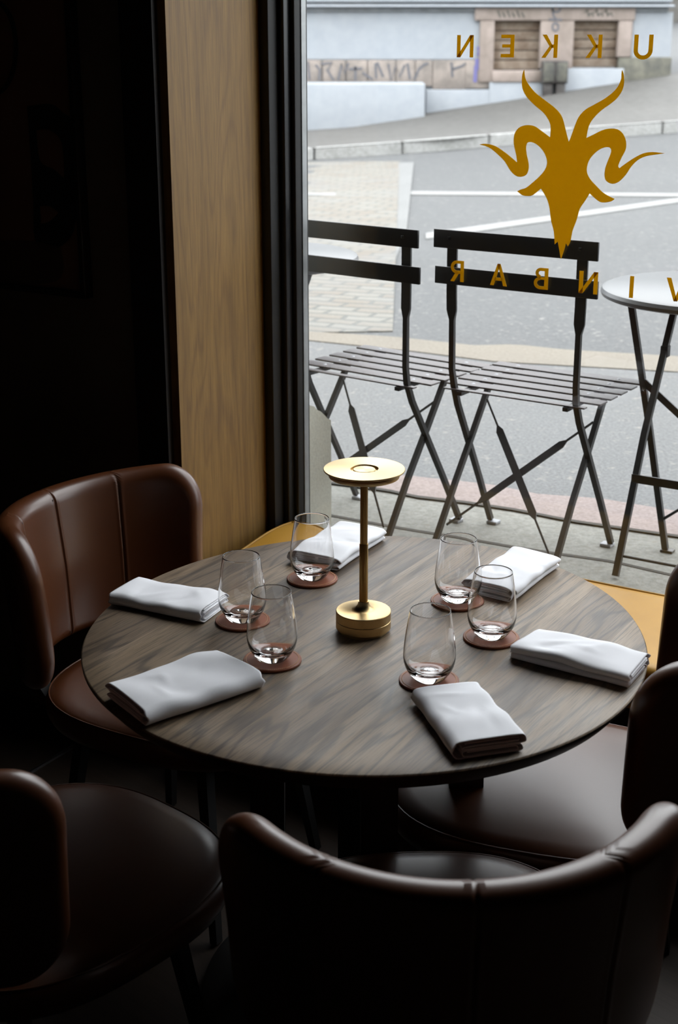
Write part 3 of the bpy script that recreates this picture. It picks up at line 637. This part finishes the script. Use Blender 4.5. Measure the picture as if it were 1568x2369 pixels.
# least-squares Fourier (orders 0..3) of the edge radius
def fit(pol, K=3):
    n = 2 * K + 1; A = [[0.0] * (n + 1) for _ in range(n)]
    for a, r in pol:
        b = [1.0] + [f(k * a) for k in range(1, K + 1) for f in (math.cos, math.sin)]
        for i in range(n):
            for j in range(n): A[i][j] += b[i] * b[j]
            A[i][n] += b[i] * r
    for i in range(n): A[i][i] += .02 * (i > 0)
    for i in range(n):
        p = max(range(i, n), key=lambda q: abs(A[q][i])); A[i], A[p] = A[p], A[i]
        for q in range(n):
            if q != i:
                f = A[q][i] / A[i][i]
                for j in range(i, n + 1): A[q][j] -= f * A[i][j]
    return [A[i][n] / A[i][i] for i in range(n)]
co = fit(pol)
def rad(a): return co[0] + sum(co[2 * k - 1] * math.cos(k * a) + co[2 * k] * math.sin(k * a) for k in (1, 2, 3))
lathe('tabletop', [(0, TABLE), (.5, TABLE), (.9, TABLE), (.994, TABLE), (.9975, TABLE - .001), (1, TABLE - .003)], M['table'], tb, 160, fn=rad)
lathe('tabletop_edge', [(1, TABLE - .0031), (.9985, TABLE - .008), (.955, TABLE - .034), (.93, TABLE - .036), (0, TABLE - .036)], M['edge'], tb, 160, fn=rad)
for (x, y) in ((.185, -.02), (-.02, .185), (-.185, .02), (.02, -.185)):
    sweep('leg', [(x * .95, y * .95, TABLE - .036), (x * 1.0, y * 1.0, .03)], rect(.062, .062), M['edge'], tb, up=Vector((0, 1, 0)), smooth=False)
lathe('apron', [(0, TABLE - .062), (.215, TABLE - .062), (.22, TABLE - .058), (.22, TABLE - .0365), (0, TABLE - .0365)], M['edge'], tb, 64)
lathe('base_plate', [(0, .03), (.30, .03), (.308, .024), (.31, .012), (.31, 0), (0, 0)], M['edge'], tb, 72)

# ------------------------------------------------------------ leather chairs
def rrect_sdf(s, h, L, Hh, R):
    qx, qy = abs(s) - (L - R), abs(h) - (Hh - R)
    return -(math.hypot(max(qx, 0), max(qy, 0)) + min(max(qx, qy), 0) - R)
SY = .02
def seat_outline(a, w=.265, d=.29, n=2.7):
    c, s = math.cos(a), math.sin(a); r = (abs(c / w) ** n + abs(s / d) ** n) ** (-1 / n); return r
BR = .290; HA = math.radians(76)
def leather_chair():
    r = empty('leather_dining_chair')
    # seat
    lathe('seat', [(0, .474), (.3, .474), (.6, .472), (.85, .467), (.95, .461), (.985, .452), (1.0, .438), (.995, .42), (.97, .404), (.92, .398), (0, .398)], M['leather'], r, 96, fn=lambda a: seat_outline(a), sharp=80, loc=(0, SY, 0))
    st = [(seat_outline(2 * PI * i / 96) * .972 * math.cos(2 * PI * i / 96), SY + seat_outline(2 * PI * i / 96) * .972 * math.sin(2 * PI * i / 96), .4575) for i in range(96)]
    sweep('seat_piping', st, circ(.0016, 6), M['leather'], r, closed=True)
    # back
    LA, HH, R, TK = .386, .168, .095, .027; NS, NH = 340, 44; seams = (-.185, 0, .185)
    def pos(s, h, off, side):
        L = LA; a = s / (BR + .02); rr = BR + .018 * (h / HH) * (1 if h > 0 else .6)      # leans outwards at the top
        rc = rr + off * side
        x = rc * math.sin(a); y = -.045 - rc * math.cos(a)
        top = .020 * (1 - math.cos(a)) / .7                                 # crown rises towards the middle
        return (x, y, .658 + h + (top if h > 0 else 0) * (h / HH if h > 0 else 0))
    vs, fs = [], []
    for side in (1, -1):
        for j in range(NH + 1):
            b = -1 + 2 * j / NH; h = HH * math.sin(b * PI / 2) if True else HH * b; h = HH * (.55 * math.sin(b * PI / 2) + .45 * b)
            if abs(b) == 1: h = HH * b
            e = abs(h) - (HH - R); sm = LA - R + math.sqrt(max(0, R * R - e * e)) if e > 0 else LA
            for i in range(NS + 1):
                c = -1 + 2 * i / NS; s = sm * (.18 * math.sin(c * PI / 2) + .82 * c); s = sm * c if abs(c) == 1 else s
                d = max(0, rrect_sdf(s, h, LA, HH, R)); off = math.sqrt(max(0, TK ** 2 - (TK - d) ** 2)) if d < TK else TK
                if side == -1: off *= 1 + .10 * math.exp(-(h / .12) ** 2)
                for q in seams: off -= (.0038 * math.exp(-((s - q) / .0022) ** 2) - .0009 * math.exp(-((abs(s - q) - .006) / .0035) ** 2)) * min(1, d / .012 + .45)
                vs.append(pos(s, h, max(off, 0.0), side))
    n1 = (NH + 1) * (NS + 1)
    for sd in (0, 1):
        for j in range(NH):
            for i in range(NS): a = sd * n1 + j * (NS + 1) + i; fs.append((a, a + 1, a + NS + 2, a + NS + 1))
    me = bpy.data.meshes.new('backrest'); me.from_pydata(vs, [], fs); b = bmesh.new(); b.from_mesh(me); bmesh.ops.remove_doubles(b, verts=b.verts, dist=5e-5); bmesh.ops.recalc_face_normals(b, faces=b.faces); b.to_mesh(me); b.free()
    bk = link('backrest', me, M['leather'], r, True)
    for q in seams:                                                   # stitching beside each seam, inner face
        vv, ff = [], []
        for k in range(44):
            h = -.15 + .30 * k / 43; b0 = len(vv)
            for (ds, dh, do) in ((-.0006, -.0022, 0), (.0006, -.0022, 0), (.0006, .0022, 0), (-.0006, .0022, 0)): vv.append(pos(q + .007 + ds, h + dh, (TK * (1 + .10 * math.exp(-(h / .12) ** 2))) - .0002, -1))
            for (ds, dh, do) in ((-.0006, -.0022, 0), (.0006, -.0022, 0), (.0006, .0022, 0), (-.0006, .0022, 0)): vv.append(pos(q + .007 + ds, h + dh, (TK * (1 + .10 * math.exp(-(h / .12) ** 2))) + .0005, -1))
            ff += [(b0, b0 + 1, b0 + 2, b0 + 3), (b0 + 4, b0 + 7, b0 + 6, b0 + 5)] + [(b0 + i, b0 + (i + 1) % 4, b0 + 4 + (i + 1) % 4, b0 + 4 + i) for i in range(4)]
        mesh('stitching', vv, ff, M['dkthread'], bk)
    for s in (-1, 1):
        sweep('back_support', [(.10 * s, -.16, .405), (.12 * s, -.27, .418), (.13 * s, -.303, .47), (.13 * s, -.303, .56)], rect(.030, .009), M['blackm'], r, up=Vector((0, 1, 0)), sharp=30)
    sweep('seat_frame', [(seat_outline(2 * PI * i / 48) * .72 * math.cos(2 * PI * i / 48), SY + seat_outline(2 * PI * i / 48) * .72 * math.sin(2 * PI * i / 48), .389) for i in range(48)], rect(.02, .016), M['blackm'], r, closed=True, sharp=30)
    for sx_ in (-1, 1):
        for sy_ in (-1, 1):
            sweep('leg', [(.15 * sx_, .15 * sy_, .392), (.20 * sx_, .20 * sy_, .004)], rect(.030, .024), M['blackm'], r, up=Vector((0, 1, 0)), scales=[(1, 1), (.7, .7)], sharp=30)
    return r
ch = leather_chair()
def put_chair(o, x, y, fx, fy, label):
    o.location = (x, y, 0); o.rotation_euler = (0, 0, math.atan2(fy, fx) - PI / 2); return tag(o, label, 'chair', 'brown leather chairs around the dining table')
cs = [ch] + [copy_tree(ch) for _ in range(3)]
put_chair(cs[0], -.325, 2.730, .87, -.49, 'brown leather dining chair by the dark wall, its stitched inner back facing the table')
put_chair(cs[1], .138, 1.765, -.05, 1, 'brown leather dining chair in the foreground centre, seen from behind over its curved rim')
put_chair(cs[2], .405, 2.306, -.95, .31, 'brown leather dining chair at the right edge, with pale glare across its seat')
put_chair(cs[3], -.49, 1.985, .66, .75, 'dark brown leather dining chair in the lower left corner, mostly in shadow')

# ------------------------------------------------------------ table lamp
lp = empty('table_lamp', 'slim brass table lamp with flat disc shade at the table centre', 'lamp', (.043, 2.32, TABLE))
lathe('base', [(0, .0), (.042, .0), (.042, .006), (.0475, .0065), (.0485, .0075), (.0485, .0215), (.0478, .0222), (.0485, .023), (.0485, .0385), (.0475, .0395), (.022, .040), (.0150, .0425), (.0105, .049), (.0088, .056), (0, .056)], M['brass'], lp, 96)
lathe('pole', [(.0076, .052), (.0076, .162), (.0071, .1635), (0, .1635)], M['brass_d'], lp, 40)
lathe('fluted_pole', [(1, .160), (1, .287)], M['brass_d'], lp, 96, fn=lambda a: .0062 + .00035 * math.cos(14 * a), sharp=60)
lathe('shade', [(.0, .2840), (.056, .2840), (.0600, .2850), (.0608, .2870), (.0608, .2925), (.0590, .2935), (.0590, .2955), (.0690, .2965), (.0697, .2975), (.0697, .2985), (.0690, .2995), (.0245, .2995), (.0235, .2985), (.0235, .2950), (0, .2950)], M['brass'], lp, 120)
lathe('touch_button', [(.0, .2945), (.0190, .2945), (.0190, .2978), (.0184, .2984), (0, .2984)], M['brass'], lp, 64)

# ------------------------------------------------------------ glasses and coasters
GL = [((722, 1336), 'nearest the black window frame'), ((561, 1433), 'in front of the napkin beside the dark wall'), ((630, 1524), 'nearest the front left napkin'),
      ((1057, 1388), 'right of the lamp, nearest the window'), ((1136, 1472), 'beside the napkin at the right edge of the table'), ((992, 1571), 'partly behind the front napkin')]
def coaster():
    o = lathe('coaster', [(0, 0), (.0480, 0), (.0490, .001), (.0490, .0035), (.0480, .0045), (0, .0048)], M['coaster'], None, 80)
    vv, ff = [], []
    for k in range(84):
        a = 2 * PI * k / 84; b0 = len(vv)
        for dz in (.0046, .0052):
            for (dr, da) in ((-.0006, -.024), (.0006, -.024), (.0006, .024), (-.0006, .024)):
                r_ = .0445 + dr; vv.append((r_ * math.cos(a + da), r_ * math.sin(a + da), dz))
        ff += [(b0, b0 + 3, b0 + 2, b0 + 1), (b0 + 4, b0 + 5, b0 + 6, b0 + 7)] + [(b0 + i, b0 + (i + 1) % 4, b0 + 4 + (i + 1) % 4, b0 + 4 + i) for i in range(4)]
    mesh('stitching', vv, ff, M['thread'], o); return o
def tumbler():
    def sm(pr, k=4):
        out = []; n = len(pr)
        for i in range(n - 1):
            p0, p1, p2, p3 = pr[max(0, i - 1)], pr[i], pr[i + 1], pr[min(n - 1, i + 2)]
            for q in range(k):
                t = q / k; out.append(tuple(.5 * (2 * p1[c] + (p2[c] - p0[c]) * t + (2 * p0[c] - 5 * p1[c] + 4 * p2[c] - p3[c]) * t * t + (3 * p1[c] - p0[c] - 3 * p2[c] + p3[c]) * t ** 3) for c in (0, 1)))
        return out + [pr[-1]]
    outer = sm([(.0235, .0004), (.0265, .003), (.0335, .0120), (.0395, .0235), (.0425, .037), (.0422, .052), (.0405, .070), (.0378, .090), (.0350, .108), (.0330, .1205)])
    inner = sm([(.0320, .1205), (.0340, .108), (.0368, .090), (.0395, .070), (.0411, .052), (.0412, .038), (.0375, .0255), (.0300, .0175), (.0200, .0140), (.0120, .0148), (.0060, .0165), (0, .0172)])
    prof = [(0, .0016), (.0150, .0014), (.0215, .0002)] + outer + [(.0325, .1210)] + inner
    return lathe('tumbler_glass', prof, M['glass'], None, 96, sharp=170)
c0, g0 = coaster(), tumbler()
for i, ((px, py), w_) in enumerate(GL):
    p = at(px, py, TABLE + .0045)
    c = c0 if i == 0 else copy_tree(c0); g_ = g0 if i == 0 else copy_tree(g0)
    c.location = (p.x, p.y, TABLE + .0002); c.rotation_euler = (0, 0, i * 1.3); g_.location = (p.x, p.y, TABLE + .0052)
    tag(c, 'stitched leather coaster under the glass ' + w_, 'coaster', 'leather coasters under the glasses')
    tag(g_, 'clear stemless water glass ' + w_, 'glass', 'stemless glasses on the table')

# ------------------------------------------------------------ napkins
NP = [([(682, 1268), (773, 1300), (886, 1226), (790, 1203)], 'behind the lamp by the black window frame'),
      ([(1080, 1338), (1183, 1367), (1294, 1290), (1190, 1264)], 'on the window side, right of the lamp'),
      ([(262, 1368), (470, 1418), (525, 1362), (318, 1335)], 'in front of the left chair by the dark wall'),
      ([(255, 1580), (327, 1650), (588, 1565), (515, 1498)], 'at the front left edge of the table'),
      ([(1193, 1500), (1448, 1557), (1503, 1517), (1235, 1443)], 'at the right edge of the table beside the dark chair back'),
      ([(958, 1592), (1108, 1578), (1213, 1708), (1052, 1715)], 'at the front of the table, overlapping a glass coaster')]
def napkin(L, Wd, seed, thick=.030):
    rnd = random.Random(seed); hw = Wd / 2; tk = .0011
    def arc(cx, cz, r, a0, a1, n=8): return [(cx + r * math.cos(a0 + (a1 - a0) * i / n), cz + r * math.sin(a0 + (a1 - a0) * i / n)) for i in range(n + 1)]
    h = thick; path = []
    lin = lambda x0, x1, z, n=14: [(x0 + (x1 - x0) * i / n, z) for i in range(n + 1)]
    path += lin(-hw + .018, hw - .012, h * .33)                      # lower fold, inner sheet
    path += arc(hw - .011, h * .235, h * .095, PI / 2, -PI / 2, 4)[1:]
    path += lin(hw - .012, -hw + .014, h * .14)[1:]
    path += arc(-hw + .014, h * .27, h * .13, -PI / 2, -3 * PI / 2, 4)[1:]
    path += lin(-hw + .015, hw - .008, h * .40)[1:]
    path += arc(hw - .007, h * .235, h * .175, PI / 2, -PI / 2, 7)[1:]
    path += lin(hw - .008, -hw + .0075, .0014)[1:]                   # lowest layer
    path += arc(-hw + .0085, h / 2 + .0002, h / 2 - .0012, -PI / 2, -3 * PI / 2, 10)[1:]
    path += lin(-hw + .009, hw - .0055, h - .001)[1:]                # top layer
    path += arc(hw - .0045, h * .73, h * .225, PI / 2, -PI / 2, 8)[1:]
    path += lin(hw - .006, -hw + .010, h * .52)[1:]
    path += arc(-hw + .012, h * .60, h * .08, -PI / 2, -3 * PI / 2, 5)[1:]
    path += lin(-hw + .012, hw - .010, h * .69)[1:]
    path += arc(hw - .010, h * .76, h * .06, -PI / 2, PI / 2, 4)[1:]
    path += lin(hw - .010, -hw + .013, h * .83)[1:]
    n = len(path); NL = 46; A = [rnd.uniform(-1, 1) for _ in range(8)]; creases = [(rnd.uniform(-.3, .3) * L, rnd.uniform(-.6, .6) * hw, rnd.choice((-.0022, .0018, -.0016)), rnd.uniform(.015, .035), rnd.uniform(0, PI)) for _ in range(5)]
    def defo(x, y, z):
        f = z / h; t = x / (L / 2)
        z2 = z * (1 - .12 * abs(t) ** 3) + f * (.0022 * math.sin(3.1 * t + 2 * A[0] + y * 25 * A[1]) + .0011 * math.sin(7.5 * t + 5 * A[2] + 40 * y * A[3]))
        for (ct, cy, cd, cl, an) in creases:                          # soft pressed creases
            dt = (x - ct) * math.cos(an) + (y - cy) * math.sin(an); dl = -(x - ct) * math.sin(an) + (y - cy) * math.cos(an)
            z2 += f * cd * math.exp(-(dt / .007) ** 2 - (dl / cl) ** 2)
        z2 -= f * .004 * max(0, abs(y) / hw - .6) * (1 + A[5] * math.sin(4 * t))
        y2 = y * (1 + .02 * math.sin(2.6 * t + A[6])) + .002 * A[7] * math.sin(2.2 * t) * (1 + f) + .0012 * f * math.sin(9 * t + A[1] * 4)
        x2 = x + .003 * f * A[5] + .004 * (y / hw) * A[0] * t + .0022 * math.sin(z * 420 + A[2] * 3) * abs(t) ** 6
        return (x2, y2, max(.0012, z2))
    vs, fs = [], []
    for i in range(NL + 1):
        b = -1 + 2 * i / NL; x = L / 2 * (.3 * math.sin(b * PI / 2) + .7 * b)
        for (y, z) in path: vs.append(defo(x, y, z))
    for i in range(NL):
        for q in range(n - 1): a = i * n + q; fs.append((a, a + 1, a + n + 1, a + n))
    o = mesh('napkin', vs, fs, M['cloth'], None, True, fix=True)
    so = o.modifiers.new('cloth_thickness', 'SOLIDIFY'); so.thickness = tk * 1.5; so.offset = 0; so.use_even_offset = False
    return o
for i, (cr_, w_) in enumerate(NP):
    zt = TABLE + .026; q = [at(x, y, zt) for x, y in cr_]
    ax = ((q[2] + q[3]) - (q[0] + q[1])) / 2 if i in (0, 1, 3, 5) else ((q[1] + q[2]) - (q[0] + q[3])) / 2
    bx = (q[1] - q[0] + q[2] - q[3]) / 2 if i in (0, 1, 3, 5) else (q[3] - q[0] + q[2] - q[1]) / 2
    L, Wd = ax.length, bx.length; c = sum(q, Vector()) / 4
    if i in (0, 1, 4): ax = -ax
    o = napkin(L, Wd, 11 + i, .025 if i == 2 else .031); o.location = (c.x, c.y, TABLE + .0006); o.rotation_euler = (0, 0, math.atan2(ax.y, ax.x))
    print('napkin', i, round(L, 3), round(Wd, 3), [round(v, 3) for v in c])
    tag(o, 'folded white cloth napkin ' + w_, 'napkin', 'folded napkins on the table')
